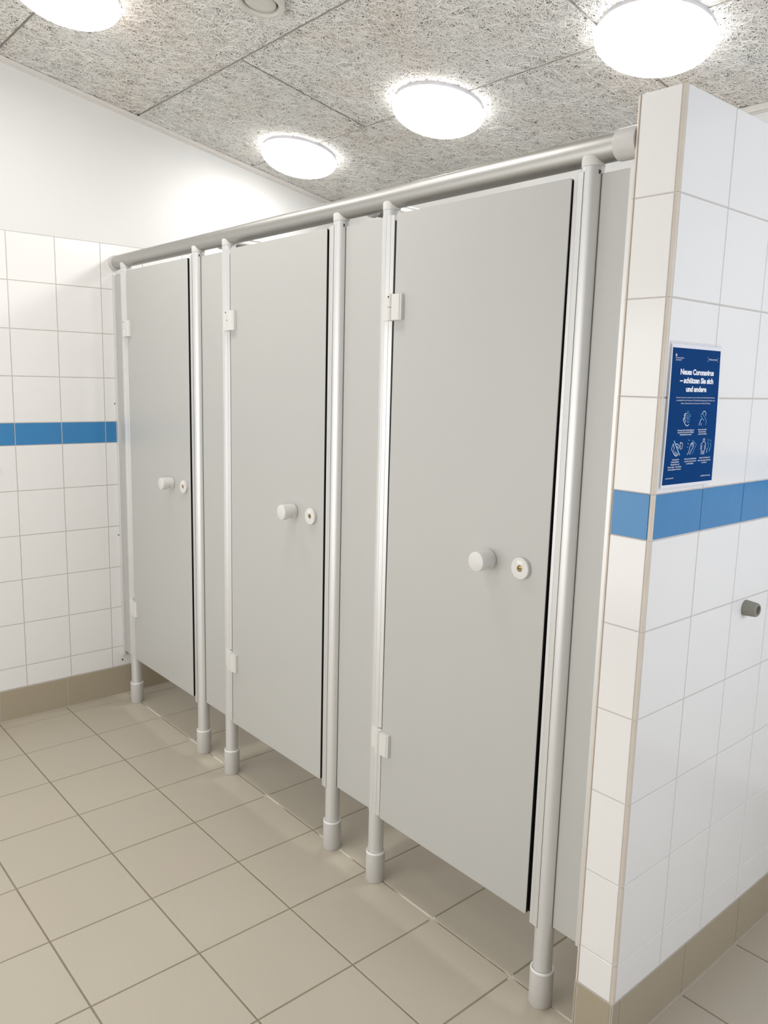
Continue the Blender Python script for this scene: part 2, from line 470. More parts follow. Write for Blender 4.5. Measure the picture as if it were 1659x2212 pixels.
# wood strands pressed into the face of every board the photograph can see
rs = np.random.RandomState(11)
def strands(N, seg, x0, x1, t0, t1):
    L = rs.uniform(0.025, 0.085, N); W = rs.uniform(0.0005, 0.0012, N)
    x = rs.uniform(x0, x1, N); t = rs.uniform(t0, t1, N); a = rs.uniform(0, 2 * PI, N)
    kap = rs.normal(0, 22, N); dk = rs.normal(0, 500, N)
    base = rs.uniform(0.0002, 0.0034, N); tilt = rs.uniform(-0.5, 0.5, N)
    ph = rs.uniform(0, 6.28, N)
    st = L / seg; X = []; Tt = []; A = []
    for i in range(seg + 1):
        X.append(x.copy()); Tt.append(t.copy()); A.append(a.copy())
        x = x + np.cos(a) * st; t = t + np.sin(a) * st
        a = a + (kap + dk * (i - seg / 2) * st) * st
    X = np.array(X); Tt = np.array(Tt); A = np.array(A)
    s_ = np.linspace(0, 1, seg + 1)[:, None]
    H = base[None] * (0.35 + 0.65 * np.sin(PI * s_)) + 0.0004 * np.sin(9 * s_ + ph[None])
    out = []
    for sg in (-1, 1):
        px = X - sg * np.sin(A) * W[None]; pt = Tt + sg * np.cos(A) * W[None]; ph_ = H + sg * W[None] * tilt[None]
        out.append(np.stack([px, pt, ph_], -1))
    V = np.stack(out, 2)           # seg+1, N, 2, 3
    return V.transpose(1, 0, 2, 3)  # N, seg+1, 2, 3
SEG = 6
VX0, VX1, VT0, VT1 = 0.0, 3.05, tY(-0.25), tY(YB)
parts = []
for (x0, x1, a, b, off) in boards:
    X0, X1, A0, B0 = max(x0, VX0), min(x1, VX1), max(a, VT0), min(b, VT1)
    if X1 - X0 < 0.02 or B0 - A0 < 0.02: continue
    V = strands(int(27000 * (X1 - X0) * (B0 - A0)), SEG, X0, X1, A0, B0)
    V[..., 0] = np.clip(V[..., 0], X0 if x0 < VX0 else x0, x1); V[..., 1] = np.clip(V[..., 1], a, b)
    V[..., 2] += off
    parts.append(V)
V = np.concatenate(parts, 0); N = V.shape[0]
P3 = V[..., 0:1] * np.array([1.0, 0, 0]) + V[..., 1:2] * np.array(TY) + V[..., 2:3] * np.array(NC) + np.array([0, 0, Z0])
P3 = P3.reshape(-1, 3)
idx = np.arange(N)[:, None, None] * (SEG + 1) * 2
q = np.arange(SEG)[None, :, None] * 2
quad = idx + q + np.array([0, 1, 3, 2])[None, None, :]
quad = quad.reshape(-1, 4) + nb_v
me = bpy.data.meshes.new('ceiling')
bv = np.array(mb.v, dtype=np.float64)
allv = np.concatenate([bv, P3], 0)
me.vertices.add(len(allv)); me.vertices.foreach_set('co', allv.astype(np.float32).ravel())
bl = [len(f) for f in mb.f]
loops = np.concatenate([np.array([i for f in mb.f for i in f]), quad.ravel()]).astype(np.int32)
starts = np.concatenate([np.cumsum([0] + bl)[:-1], sum(bl) + 4 * np.arange(len(quad))]).astype(np.int32)
me.loops.add(len(loops)); me.loops.foreach_set('vertex_index', loops)
me.polygons.add(len(starts)); me.polygons.foreach_set('loop_start', starts)
mi = np.concatenate([np.array(mb.k), np.full(len(quad), 1)]).astype(np.int32)
for q_ in ('wooldark', 'wool', 'wooledge'): me.materials.append(M[q_])
me.polygons.foreach_set('material_index', mi)
me.update(calc_edges=True)
co = bpy.data.objects.new('ceiling', me); COL.objects.link(co); struct(co)

# ceiling edge trims
mb = MB()
def slopebox(mb, x0, x1, y0, y1, h0, h1, mat=0):
    P = [(x, y, zc(y) - h) for h in (h1, h0) for y in (y0, y1) for x in (x0, x1)]
    mb.add(P, [(0, 2, 3, 1), (4, 5, 7, 6), (0, 1, 5, 4), (2, 6, 7, 3), (0, 4, 6, 2), (1, 3, 7, 5)], mat)
slopebox(mb, -0.0015, 0.016, YF, YB, 0.003, 0.020)
slopebox(mb, -0.0015, 0.006, YF, YB, 0.020, 0.024)
struct(mb.build('trim_3', 'trimwhite'))
mb = MB(); mb.box(0, XR, YB - 0.016, YB + 0.0015, zc(YB) - 0.022, zc(YB) - 0.001); mb.box(0, XR, YB - 0.006, YB + 0.0015, zc(YB) - 0.026, zc(YB) - 0.022)
struct(mb.build('trim_4', 'trimwhite'))
mb = MB(); slopebox(mb, XR - 0.016, XR, YF, YB, 0.003, 0.022)
struct(mb.build('trim_5', 'trimwhite'))

# ------------------------------------------------------------------ ceiling lamps
def on_ceiling(x, y, h, base):
    """local coordinates of a fitting whose axis is square to the ceiling"""
    def f(a, b, hh): return Vector((a, 0, 0)) + TY * b + NC * (hh + h)
    return f
g = on_ceiling(0, 0, 0, 0)
def make_lamp(loc, label):
    t = thing('ceiling_lamp', label, 'ceiling lamp', loc, 'round opal ceiling lamps')
    mb = MB(); mb.lathe([(0.0, -0.003), (0.163, -0.003), (0.167, 0.0), (0.169, 0.016), (0.166, 0.0205), (0.10, 0.021), (0, 0.021)], g, 72)
    mb.build('lamp_base', 'lampbase', t, 35)
    mb = MB(); pr = [(0.167, 0.0215), (0.1735, 0.0245)]
    for i in range(15):
        a = PI / 2 * i / 14
        pr.append((0.177 * math.cos(a) ** 0.9 if i < 14 else 0.0, 0.028 + 0.070 * math.sin(a), 1 if i < 6 else 0))
    pr[0] += (1,); pr[1] += (1,)
    mb.lathe(pr, g, 72)
    mb.build('lamp_shade', ['opal', 'opalside'], t, 60)
    return t
L0 = make_lamp((0.415, 1.325, zc(1.325)), 'round lit ceiling lamp over the far cubicle, nearest the end wall')
dup(L0, (1.335, 1.325, zc(1.325)), 'round lit ceiling lamp over the middle cubicle')
dup(L0, (2.243, 1.325, zc(1.325)), 'large round lit ceiling lamp beside the top of the tiled partition')
dup(L0, (0.790, 0.130, zc(0.130)), 'round lit ceiling lamp cut by the top left of the picture')
dup(L0, (1.730, 0.130, zc(0.130)), 'added round ceiling lamp above the middle door outside the picture')  # unseen lamp added at the row's spacing to brighten the room
dup(L0, (2.0, -1.25, zc(-1.25)), 'added round ceiling lamp behind the camera')  # another unseen lamp, added to lift the overall brightness

# round exhaust valve in the ceiling
t = thing('ceiling_vent', 'round white ceiling air valve at the top edge between lamps', 'air vent', (1.318, 0.546, zc(0.546)))
mb = MB(); mb.lathe([(0.074, -0.004), (0.0765, 0.0), (0.0775, 0.022), (0.0765, 0.0275), (0.072, 0.029), (0.063, 0.0275), (0.0585, 0.020), (0.056, -0.002), (0.030, -0.004), (0, -0.004)], g, 72)
mb.build('vent_ring', 'ventw', t, 35)
mb = MB(); mb.lathe([(0.0, 0.004), (0.045, 0.004), (0.0510, 0.016), (0.0505, 0.0205), (0.046, 0.0222), (0.02, 0.0228), (0, 0.0228)], g, 72)
mb.build('vent_disc', 'ventw', t, 35)

# ------------------------------------------------------------------ cubicle hardware
HP = [0.1310, 1.0300, 1.9190]       # hinge posts
LP = [0.8000, 1.6920, 2.5770]       # latch posts
RZ, RR = 2.0635, 0.0292
RY = 0.5965                         # the rail sits a little behind the post line              # head rail

def saddle(t):
    """cap whose top is cut to the round of the head rail"""
    mb = MB(); n = 64; r = 0.0252; vs = []; zt = []
    for i in range(n):
        a = 2 * PI * i / n; y = r * math.sin(a)
        yy = y - (RY - YP); dz = math.sqrt(max(0.0, (RR + 0.0001) ** 2 - yy * yy))
        zz = min(RZ - dz, 2.0475 + 0.003 * math.sin(math.pi / 2 * (1 - abs(math.cos(a)))) )
        zt.append(zz)
    for r_, f in ((0.0235, None), (0.0252, None)):
        pass
    vs = [(0.0244 * math.cos(2 * PI * i / n), 0.0244 * math.sin(2 * PI * i / n), 2.0290) for i in range(n)]
    vs += [(r * math.cos(2 * PI * i / n), r * math.sin(2 * PI * i / n), 2.0305) for i in range(n)]
    vs += [(r * math.cos(2 * PI * i / n), r * math.sin(2 * PI * i / n), zt[i]) for i in range(n)]
    vs += [(0.0205 * math.cos(2 * PI * i / n), 0.0205 * math.sin(2 * PI * i / n), min(zt[i] + 0.0030, RZ - 0.004)) for i in range(n)]
    fs = []
    for a in range(3):
        for i in range(n):
            j = (i + 1) % n; fs.append((a * n + i, a * n + j, (a + 1) * n + j, (a + 1) * n + i))
    fs.append(tuple(range(n)))
    mb.add(vs, fs, 0)
    mb.build('rail_saddle', 'plast', t, 40)

def post_common(t):
    mb = MB(); mb.prism(circle(0, 0, 0.0243, 48), up, 0.02, 2.0285); mb.build('tube', 'alupost', t, 40)
    saddle(t)
    o = MB(); o.lathe([(0.0, 0.0), (0.0285, 0.0), (0.0300, 0.0022), (0.0300, 0.095), (0.0294, 0.0985), (0.0270, 0.1000), (0.0252, 0.0985), (0.0250, 0.09), (0.0, 0.09)],
                      lambda a, b, h: (a, b, h), 56)
    ft = o.build('foot', 'foot', t, 35)
    o = MB(); o.lathe([(0.0297, 0.0945), (0.0302, 0.0955), (0.0300, 0.0990), (0.0285, 0.1010), (0.0262, 0.1005), (0.0248, 0.0985)],
                      lambda a, b, h: (a, b, h), 56)
    o.build('foot_rim', 'rim', ft, 50)

def hinge_post(loc, label):
    t = thing('support_post', label, 'post', loc, 'aluminium posts on the hinge side of the doors')
    post_common(t)
    pts = []
    for i in range(6):
        a = math.radians(205 + (262 - 205) * i / 5); pts.append((0.0252 * math.cos(a), 0.0252 * math.sin(a)))
    pts += [(0.0040, -0.0250), (0.0060, -0.0243), (0.0064, -0.0236), (0.0070, -0.0238), (0.0185, -0.0196), (0.0189, -0.0188), (0.0195, -0.0190), (0.0302, -0.0160), (0.0310, -0.0150), (0.0310, -0.002), (0.0, 0.0)]
    mb = MB(); mb.prism(pts, up, 0.2345, 2.0125)
    mb.build('hinge_profile', 'alupost', t, 25)
    mb = MB(); mb.box(0.0309, 0.0335, -0.0146, 0.004, 0.237, 1.998)
    mb.build('door_seal', 'black', t)
    return t
def latch_post(loc, label):
    t = thing('support_post', label, 'post', loc, 'aluminium posts on the latch side of the doors')
    post_common(t)
    mb = MB()
    mb.prism([(-0.0340, 0.006), (-0.0340, -0.0197), (-0.0332, -0.0205), (-0.0245, -0.0207), (-0.0241, -0.0200), (-0.0237, -0.0208), (-0.0066, -0.0240), (-0.0066, -0.0100), (-0.0200, 0.006)],
             up, 0.216, 2.018)
    mb.build('stop_profile', 'alupost', t, 25)
    mb = MB(); mb.box(-0.0067, -0.0058, -0.0243, -0.0225, 0.216, 2.018)
    mb.box(0.0241, 0.0249, -0.0042, -0.0012, 0.228, 2.013)
    mb.build('gasket', 'gasket', t)
    mb = MB()
    mb.prism(circle(0.0225, 2.0155, 0.0042, 16), front, -0.0105, -0.0085)
    mb.build('slot_end', 'seam', t)
    mb = MB(); mb.box(-0.070, -0.0342, -0.0120, -0.0045, 0.2375, 2.010); mb.build('door_seal', 'black', t)
    return t
h0 = hinge_post((HP[0], YP, 0), 'aluminium hinge post with grey foot beside the tiled end wall')
h1 = dup(h0, (HP[1], YP, 0), 'aluminium hinge post left of the middle door')
h2 = dup(h0, (HP[2], YP, 0), 'aluminium hinge post left of the near door')
l0 = latch_post((LP[0], YP, 0), 'aluminium latch post right of the far door')
l1 = dup(l0, (LP[1], YP, 0), 'aluminium latch post right of the middle door')
l2 = dup(l0, (LP[2], YP, 0), 'aluminium latch post right of the near door, closest to the tiled partition')

# head rail across the front
t = thing('head_rail', 'satin aluminium tube running along the top of all three cubicle fronts', 'rail', (0, RY, RZ))
xa = lambda a, b, h: (h, a, b)
mb = MB(); mb.prism(circle(0, 0, RR, 64), lambda p, h: xa(p[0], p[1], h), 0.012, PX0 - 0.008); mb.build('tube', 'alu', t, 40)
for x0, s in ((0.0005, 1), (PX0 - 0.0008, -1)):
    mb = MB()
    if s > 0: pr = [(0.0, 0), (0.0315, 0), (0.0322, 0.002), (0.0320, 0.024), (0.0312, 0.0265), (0.0293, 0.0275)]
    else: pr = [(0.0, 0), (0.0315, 0), (0.0322, 0.001), (0.0320, 0.048), (0.0312, 0.0515), (0.0293, 0.052)]
    mb.lathe(pr, lambda a, b, h: (x0 + s * h, a, b), 56)
    mb.build('end_collar', 'foot', t, 35)

# rails running back to the rear wall over the dividing panels
def divider_rail(x, label):
    t = thing('side_rail', label, 'rail', (x, RY, RZ), 'aluminium rails running back over the cubicle dividers')
    ya = lambda a, b, h: (a, h, b)
    mb = MB(); mb.prism(circle(0, 0, 0.0235, 48), lambda p, h: ya(p[0], p[1], h), RR + 0.004, YB - RY - 0.006); mb.build('tube', 'alu', t, 40)
    mb = MB(); mb.lathe([(0.0235, 0.050), (0.0272, 0.049), (0.0282, 0.046), (0.0282, RR + 0.0015), (0.020, RR + 0.0008)], ya, 48); mb.build('end_collar', 'foot', t, 35)
    mb = MB(); mb.lathe([(0.0235, YB - RY - 0.030), (0.0300, YB - RY - 0.029), (0.0300, YB - RY - 0.0005), (0, YB - RY - 0.0005)], ya, 48); mb.build('end_collar', 'foot', t, 35)
    return t
sr = divider_rail(0.905, 'thin rail running back between the far and middle cubicles')
dup(sr, (1.785, RY, RZ), 'thin rail running back between the middle and near cubicles')

# ------------------------------------------------------------------ fixed panels
def board(name, w, z0, z1, label, x, group, y=0.590, th=0.0125, r=0.004):
    mb = MB(); mb.prism(rrect(0, w, 0, z1 - z0, r), front, th, 0.0, [0, 1], bev=0.0006)
    o = mb.build(name, ['hpl', 'black'], None, None, (x, y, z0))
    return tag(o, label, 'panel', group)
board('front_panel', HP[1] - LP[0] - 0.045, 0.226, 2.013, 'narrow fixed grey panel between the far and middle doors', LP[0] + 0.0225, 'narrow fixed panels between the doors')
board('front_panel', HP[2] - LP[1] - 0.045, 0.226, 2.013, 'narrow fixed grey panel between the middle and near doors', LP[1] + 0.0225, 'narrow fixed panels between the doors')
board('front_panel', PX0 - 0.008 - LP[2] - 0.0225, 0.226, 2.013, 'narrow fixed grey panel against the tiled partition', LP[2] + 0.0225, 'narrow fixed panels between the doors')
board('front_panel', HP[0] - 0.0225 - 0.010, 0.222, 2.010, 'slim fixed grey panel between the tiled end wall and first post', 0.010, 'narrow fixed panels between the doors')
# wall channels holding the outer panels
mb = MB()
mb.prism([(0.0006, -0.010), (0.0068, -0.010), (0.0072, -0.0085), (0.0080, -0.0085), (0.0086, -0.010), (0.0200, -0.010), (0.0206, -0.009), (0.0206, 0.0), (0.0006, 0.0)], up, 0.205, 2.012)
mb.prism([(0.0006, 0.0129), (0.0206, 0.0129), (0.0206, 0.018), (0.0006, 0.018)], up, 0.205, 2.012)
o = mb.build('wall_channel', 'alupost', None, 25, (0, 0.590, 0))
tag(o, 'ridged aluminium channel holding the outer panel on the tiled end wall', 'channel')
mb = MB()
mb.prism([(-0.0170, -0.004), (-0.0008, -0.004), (-0.0008, 0.0), (-0.0170, 0.0)], up, 0.222, 2.016)
mb.prism([(-0.0170, 0.0129), (-0.0008, 0.0129), (-0.0008, 0.018), (-0.0170, 0.018)], up, 0.222, 2.016)
o = mb.build('wall_channel', 'alupost', None, 25, (PX0, 0.590, 0))
tag(o, 'slim pale channel joining the last panel to the tiled partition', 'channel')

# dividing panels behind the fronts
def divider(x, label):
    mb = MB(); mb.prism(rrect(0.0, YB - 0.62 - 0.0016, 0, 1.787, 0.004), lambda p, h: (h, p[0], p[1]), -0.00625, 0.00625, [0, 1], bev=0.0006)
    return tag(mb.build('divider_panel', ['hpl', 'black'], None, None, (x, 0.62, 0.226)), label, 'panel', 'dividing panels between the cubicles')
divider(0.905, 'grey dividing panel between the far and middle cubicles')
divider(1.785, 'grey dividing panel between the middle and near cubicles')

# ------------------------------------------------------------------ doors
DW, DZ0, DZ1, DY = 0.5725, 0.2350, 2.0115, 0.5665
def screw(t, x, y, z, r):
    mb = MB(); mb.lathe([(r, 0.0), (r * 0.95, 0.0008), (r * 0.55, 0.0009), (r * 0.5, 0.0001), (0, 0.0001)], lambda a, b, h: (x + a, y - h, z + b), 20)
    mb.build('screw', 'seam', t, 30)
def make_hinge(t, z, lower):
    H = 0.0725
    lz0, lz1 = (0.007, H) if lower else (0.0, H - 0.006)
    mb = MB()
    # leaf on the post
    mb.prism(rrect(-0.0440, -0.0140, z + lz0, z + lz1, 0.0012, 3), front, 0.0052, -0.0032, bev=0.0006)
    # knuckle
    n = 24; cx, cy, r = -0.0098, -0.0040, 0.0108
    mb.prism([(cx + r * math.cos(2 * PI * i / n), cy + r * math.sin(2 * PI * i / n)) for i in range(n)], up, z + 0.0, z + (H - 0.001 if lower else H * 0.485), bev=0.0005)
    if not lower: mb.prism([(cx + r * math.cos(2 * PI * i / n), cy + r * math.sin(2 * PI * i / n)) for i in range(n)], up, z + H * 0.505, z + H, bev=0.0005)
    # leaf on the door
    pts = [(0.0022, -0.0002), (0.0022, -0.0125), (0.0030, -0.0132), (0.0335, -0.0132), (0.0360, -0.0104), (0.0390, -0.0104), (0.0400, -0.0094), (0.0400, -0.0002)]
    mb.prism(pts, up, z + 0.001, z + H - 0.002, bev=0.0006)
    o = mb.build('hinge', 'plast', t, 30)
    if not lower: screw(o, -0.0085, -0.0148, z + H - 0.009, 0.0024)
    return o
def make_door(loc, label):
    t = thing('cubicle_door', label, 'door', loc, 'grey cubicle doors')
    H = DZ1 - DZ0
    mb = MB(); mb.prism(rrect(0, DW, 0, H, 0.007), front, 0.0105, 0.0, [0, 1], bev=0.0012)
    mb.build('door_leaf', ['hpl', 'black'], t)
    make_hinge(t, 1.7275 - DZ0, False); make_hinge(t, 0.4495 - DZ0, True)
    # pull knob: thick cylinder scooped out underneath
    kx, kz = DW - 0.1810, 1.1265 - DZ0
    mb = MB(); n = 64; R = 0.0252
    prof = [(0.0, 0.0), (0.93, 0.0), (1.0, 0.0015), (1.0, 0.006), (1.0, 0.012), (1.0, 0.018), (1.0, 0.024), (1.0, 0.030), (1.0, 0.036), (1.0, 0.042), (1.0, 0.0485), (0.975, 0.0505), (0.93, 0.0512), (0, 0.0512)]
    vs = []; fs = []; ring = []
    for (f, h) in prof:
        if f == 0: ring.append([len(vs)] * n); vs.append((kx, -h, kz)); continue
        ring.append(list(range(len(vs), len(vs) + n)))
        for i in range(n):
            a = 2 * PI * i / n; rx, rz = R * f * math.cos(a), R * f * math.sin(a)
            sc = 0.0085 * math.exp(-((h - 0.0165) / 0.0068) ** 2) * max(0, -math.sin(a)) ** 1.5 * 1.5
            rz += sc
            vs.append((kx + rx, -h, kz + rz))
    for a in range(len(prof) - 1):
        for i in range(n):
            j = (i + 1) % n; f = []
            for q in (ring[a][i], ring[a][j], ring[a + 1][j], ring[a + 1][i]):
                if q not in f: f.append(q)
            fs.append(tuple(f))
    mb.add(vs, fs, 0); mb.build('pull_knob', 'plast', t, 50)
    # lock rosette with indicator window and coin core
    lx, lz = DW - 0.0750, 1.1245 - DZ0
    q = lambda a, b, h: (lx + a, -h, lz + b)
    mb = MB(); mb.lathe([(0.0, 0.0), (0.0262, 0.0), (0.0268, 0.001), (0.0268, 0.0085), (0.0255, 0.0100), (0.0088, 0.0100), (0.0080, 0.0092), (0.0076, 0.0040), (0, 0.0040)], q, 56)
    lk = mb.build('lock_rosette', 'plast', t, 35)
    mb = MB(); mb.prism([(lx + a, lz + b) for a, b in rrect(-0.0085, 0.0085, 0.0105, 0.0195, 0.0035)], front, -0.0098, -0.0105, bev=0.0002)
    mb.build('indicator_window', 'rim', lk)
    mb = MB(); mb.lathe([(0.0068, 0.0042), (0.0068, 0.0072), (0.0060, 0.0080), (0.0030, 0.0082), (0, 0.0082)], q, 32)
    mb.build('lock_core', 'brass', lk, 35)
    mb = MB(); mb.box(lx - 0.0048, lx + 0.0048, -0.0090, -0.0081, lz - 0.0009, lz + 0.0009)
    mb.prism([(lx + 0.0078 * math.cos(2 * PI * i / 24), lz + 0.0078 * math.sin(2 * PI * i / 24)) for i in range(24)], front, -0.0041, -0.0044)
    mb.build('coin_slot', 'seam', lk)
    return t
d0 = make_door((0.1860, DY, DZ0), 'grey cubicle door farthest away, beside the tiled end wall')
d1 = dup(d0, (1.0810, DY, DZ0), 'grey cubicle door in the middle of the row')
d2 = dup(d0, (1.9615, DY, DZ0 + 0.001), 'grey cubicle door nearest the viewer, largest, beside the partition')
d2.rotation_euler = (0, 0.0040, 0)   # the near door has sagged a little

# the fittings were not drilled at quite the same place on every door
for d_, kd, ld, zd in ((d0, 0.019, 0.027, -0.005), (d1, 0.015, 0.013, 0.001)):
    for ch in d_.children:
        if ch.name.startswith('pull_knob'): ch.location = (kd, 0, zd)
        if ch.name.startswith('lock_rosette'): ch.location = (ld, 0, zd)

# ------------------------------------------------------------------ rubber stops on the walls
def stop(loc, sx, R, Lh, label, nm='wall_stop'):
    t = thing(nm, label, 'door stop', loc)
    q = lambda a, b, h: (sx * h, a, b)
    k_ = R / 0.019
    mb = MB(); mb.lathe([(0.0, 0.0), (R, 0.0), (R, Lh * .06), (R * 0.985, Lh * 0.2), (R * 0.90, Lh * 0.80), (R * 0.83, Lh * 0.94), (R * 0.74, Lh), (R * 0.60, Lh * 0.99), (R * 0.56, Lh * 0.93), (R * 0.53, Lh * 0.45), (0, Lh * 0.45)], q, 48)
    b = mb.build('rubber_sleeve', 'rubber', t, 50)
    mb = MB(); mb.lathe([(R * 0.40, Lh * 0.46), (R * 0.40, Lh * 0.52), (R * 0.30, Lh * 0.58), (0, Lh * 0.60)], q, 24)
    mb.build('screw_head', 'alu', t, 40)
    return t
stop((PX1 + 0.0003, 1.046, 1.0215), 1, 0.0200, 0.034, 'grey tapered rubber stop on the partition face below the poster')
stop((0.0003, 0.0455, 1.1355), 1, 0.0095, 0.012, 'small grey stop on the tiled end wall at the left picture edge')

# screw heads left in the end wall beside the channel
for (y, z, lb) in ((0.5775, 0.176, 'small dark screw hole low on the end wall under the channel'), (0.5760, 0.802, 'small dark screw head beside the channel, below the blue tiles'), (0.5760, 1.427, 'small dark screw head beside the channel, above the blue tiles')):
    R_ = 0.0042 if z < 0.3 else 0.0030
    mb = MB(); mb.lathe([(R_, 0.0), (R_ * 0.9, 0.0008), (0, 0.0010)], lambda a, b, h: (h + 0.0001, a, b), 20)
    tag(mb.build('screw', 'seam', None, 30, (0, y, z)), lb, 'screw')

# ------------------------------------------------------------------ laminated poster
PO = (PX1 + 0.0006, 0.592, 1.357)   # local x: off the wall, y: along, z: up
poster = thing('poster', 'navy blue laminated hygiene poster on the partition above the blue tiles', 'poster', PO)
PW = 0.2
def off(u, v):
    s_ = min(max(u / PW, 0), 1); t_ = min(max(v / 0.294, 0), 1)
    return 0.0022 + 0.0062 * s_ * (1 - t_) ** 1.2 + 0.0016 * math.sin(PI * t_)
def warp(u, v):
    """measured place on the bulging sheet -> place on the flat sheet"""
    tp = (v - 0.005) / 0.2845
    lo = -0.0029 + 0.0035 * tp; hi = 0.2111 - 0.0125 * tp
    return (u - lo) / (hi - lo) * PW
def sheet(name, u0, u1, v0, v1, h, mat, parent, th=0.00025, r=0.002):
    mb = MB(); n, k_ = 8, 20; vs = []
    for s_ in (0, 1):
        for j in range(k_ + 1):
            for i in range(n + 1):
                u = u0 + (u1 - u0) * i / n; v = v0 + (v1 - v0) * j / k_
                vs.append((off(u, v) + h + (th if s_ else 0), u, v))
    W_ = n + 1; B = W_ * (k_ + 1); fs = []
    for j in range(k_):
        for i in range(n):
            a = j * W_ + i
            fs.append((a, a + 1, a + W_ + 1, a + W_)); fs.append((B + a, B + a + W_, B + a + W_ + 1, B + a + 1))
    for i in range(n): fs.append((i, B + i, B + i + 1, i + 1)); a = k_ * W_ + i; fs.append((a, a + 1, B + a + 1, B + a))
    for j in range(k_): a = j * W_; fs.append((a, a + W_, B + a + W_, B + a)); a = j * W_ + n; fs.append((a, B + a, B + a + W_, a + W_))
    mb.add(vs, fs); return mb.build(name, mat, parent, 30)
sheet('paper_sheet', -0.0040, 0.2045, -0.0010, 0.2968, 0, 'paper', poster)
sheet('laminate_film', -0.0085, 0.2090, -0.0070, 0.3030, -0.0004, 'film', poster, th=0.0002)
sheet('printed_field', 0.0, 0.2, 0.0055, 0.2893, 0.00035, 'navy', poster, th=0.00012)

def put(mesh_v, mesh_f, name, mat, h=0.00055):
    mb = MB(); mb.add([(off(u, v) + h, u, v) for u, v in mesh_v], mesh_f)
    me = bpy.data.meshes.new(name); me.from_pydata(mb.v, [], mb.f); me.materials.append(M[mat])
    o = bpy.data.objects.new(name, me); COL.objects.link(o); o.parent = poster
    return o
def text_mesh(s, bold):
    cu = bpy.data.curves.new('t', 'FONT'); cu.body = s; cu.size = 1.0; cu.resolution_u = 3
    cu.offset = bold; cu.space_character = 0.95 if bold > 0.02 else 1.0
    o = bpy.data.objects.new('t', cu); COL.objects.link(o)
    dg = bpy.context.evaluated_depsgraph_get(); me = o.evaluated_get(dg).to_mesh()
    v = [(q.co.x, q.co.y) for q in me.vertices]; f = [tuple(p.vertices) for p in me.polygons]
    o.evaluated_get(dg).to_mesh_clear(); bpy.data.objects.remove(o); bpy.data.curves.remove(cu)
    return v, f
def text_group(name, lines, bold, mat='ink'):
    V, Fc = [], []
    for (s, a, b, z, cap) in lines:
        v, f = text_mesh(s, bold)
        x0 = min(p[0] for p in v); x1 = max(p[0] for p in v)
        a, b = warp(a, z), warp(b, z)
        n = len(V)
        V += [(a + (p[0] - x0) / (x1 - x0) * (b - a), z + p[1] / 0.73 * cap) for p in v]
        Fc += [tuple(n + i for i in q) for q in f]
    return put(V, Fc, name, mat)
text_group('heading_text', [('Neues Coronavirus', 0.0357, 0.1758, 0.2360, 0.0115), ('– schützen Sie sich', 0.0355, 0.1765, 0.2185, 0.0115), ('und andere', 0.0626, 0.149, 0.2008, 0.0112)], 0.046)
text_group('authority_text', [('DANISH HEALTH', 0.0131, 0.0461, 0.2677, 0.0028), ('AUTHORITY', 0.0138, 0.0375, 0.2633, 0.0028)], 0.004)
text_group('campaign_text', [('CORONA | COVID19', 0.1480, 0.1870, 0.2683, 0.0030)], 0.012)
text_group('intro_text', [('Das neue Coronavirus verbreitet sich von der Nase und dem Mund infizierter Menschen,', 0.0262, 0.1891, 0.1870, 0.0030),
                          ('einschließlich durch Husten und Tröpfchenübertragung beim Husten und', 0.0271, 0.1896, 0.1810, 0.0030),
                          ('Niesen. Schützen Sie sich und andere mit diesen fünf Tipps.', 0.0464, 0.1717, 0.1748, 0.0030)], 0.0)
cap_ = [[('Waschen Sie Ihre Hände häufig oder', .0408, .1109, .1182), ('verwenden Sie ein alkoholhaltiges', .0416, .1092, .1138), ('Handdesinfektionsmittel', .0519, .1001, .1090)],
        [('Husten oder niesen', .1272, .1651, .1185), ('Sie in den Ärmel', .1306, .1621, .1136), ('– nicht in Ihre Hände', .1271, .1663, .1088)],
        [('Vermeiden Sie', .0292, .0570, .0567), ('Händeschütteln,', .0264, .0583, .0517), ('Wangenküsse und', .0246, .0607, .0466), ('Umarmungen – beschränken', .0144, .0704, .0413), ('Sie den physischen Kontakt', .0158, .0689, .0361)],
        [('Achten Sie auf Sauberkeit', .0794, .1309, .0564), ('– sowohl zu Hause als auch', .0784, .1318, .0512), ('am Arbeitsplatz', .0898, .1204, .0461)],
        [('Halten Sie Abstand und', .1446, .1920, .0566), ('bitten Sie andere, Rücksicht', .1398, .1960, .0510), ('zu nehmen', .1561, .1791, .0461)]]
for c_ in cap_:
    text_group('caption_text', [(s, a, b, z, 0.0034) for s, a, b, z in c_], 0.012)
text_group('web_address', [('coronasmitte.dk', .0088, .0417, .0180, .0030)], 0.008)
text_group('web_address', [('sst.dk/corona-eng', .1581, .1995, .0168, .0034)], 0.008)

def stroke(pts, wd, closed=False):
    V, Fc = [], []
    n = len(pts); m_ = n if closed else n - 1
    for i in range(n):
        p = Vector(pts[i])
        a = Vector(pts[i - 1]) if (i > 0 or closed) else p
        b = Vector(pts[(i + 1) % n]) if (i < n - 1 or closed) else p
        d_ = (b - a); d_ = d_.normalized() if d_.length > 0 else Vector((1, 0))
        nn = Vector((-d_.y, d_.x)) * wd / 2
        V += [tuple(p + nn), tuple(p - nn)]
    for i in range(m_):
        j = (i + 1) % n; Fc.append((2 * i, 2 * i + 1, 2 * j + 1, 2 * j))
    return V, Fc
def icon(name, ss, mat='ink'):
    V, Fc = [], []
    for s in ss:
        pts, wd = s[0], s[1]; cl = len(s) > 2
        v, f = stroke([(warp(a, b), b) for a, b in pts], wd, cl); n = len(V)
        V += v; Fc += [tuple(n + i for i in q) for q in f]
    return put(V, Fc, name, mat, 0.0006)
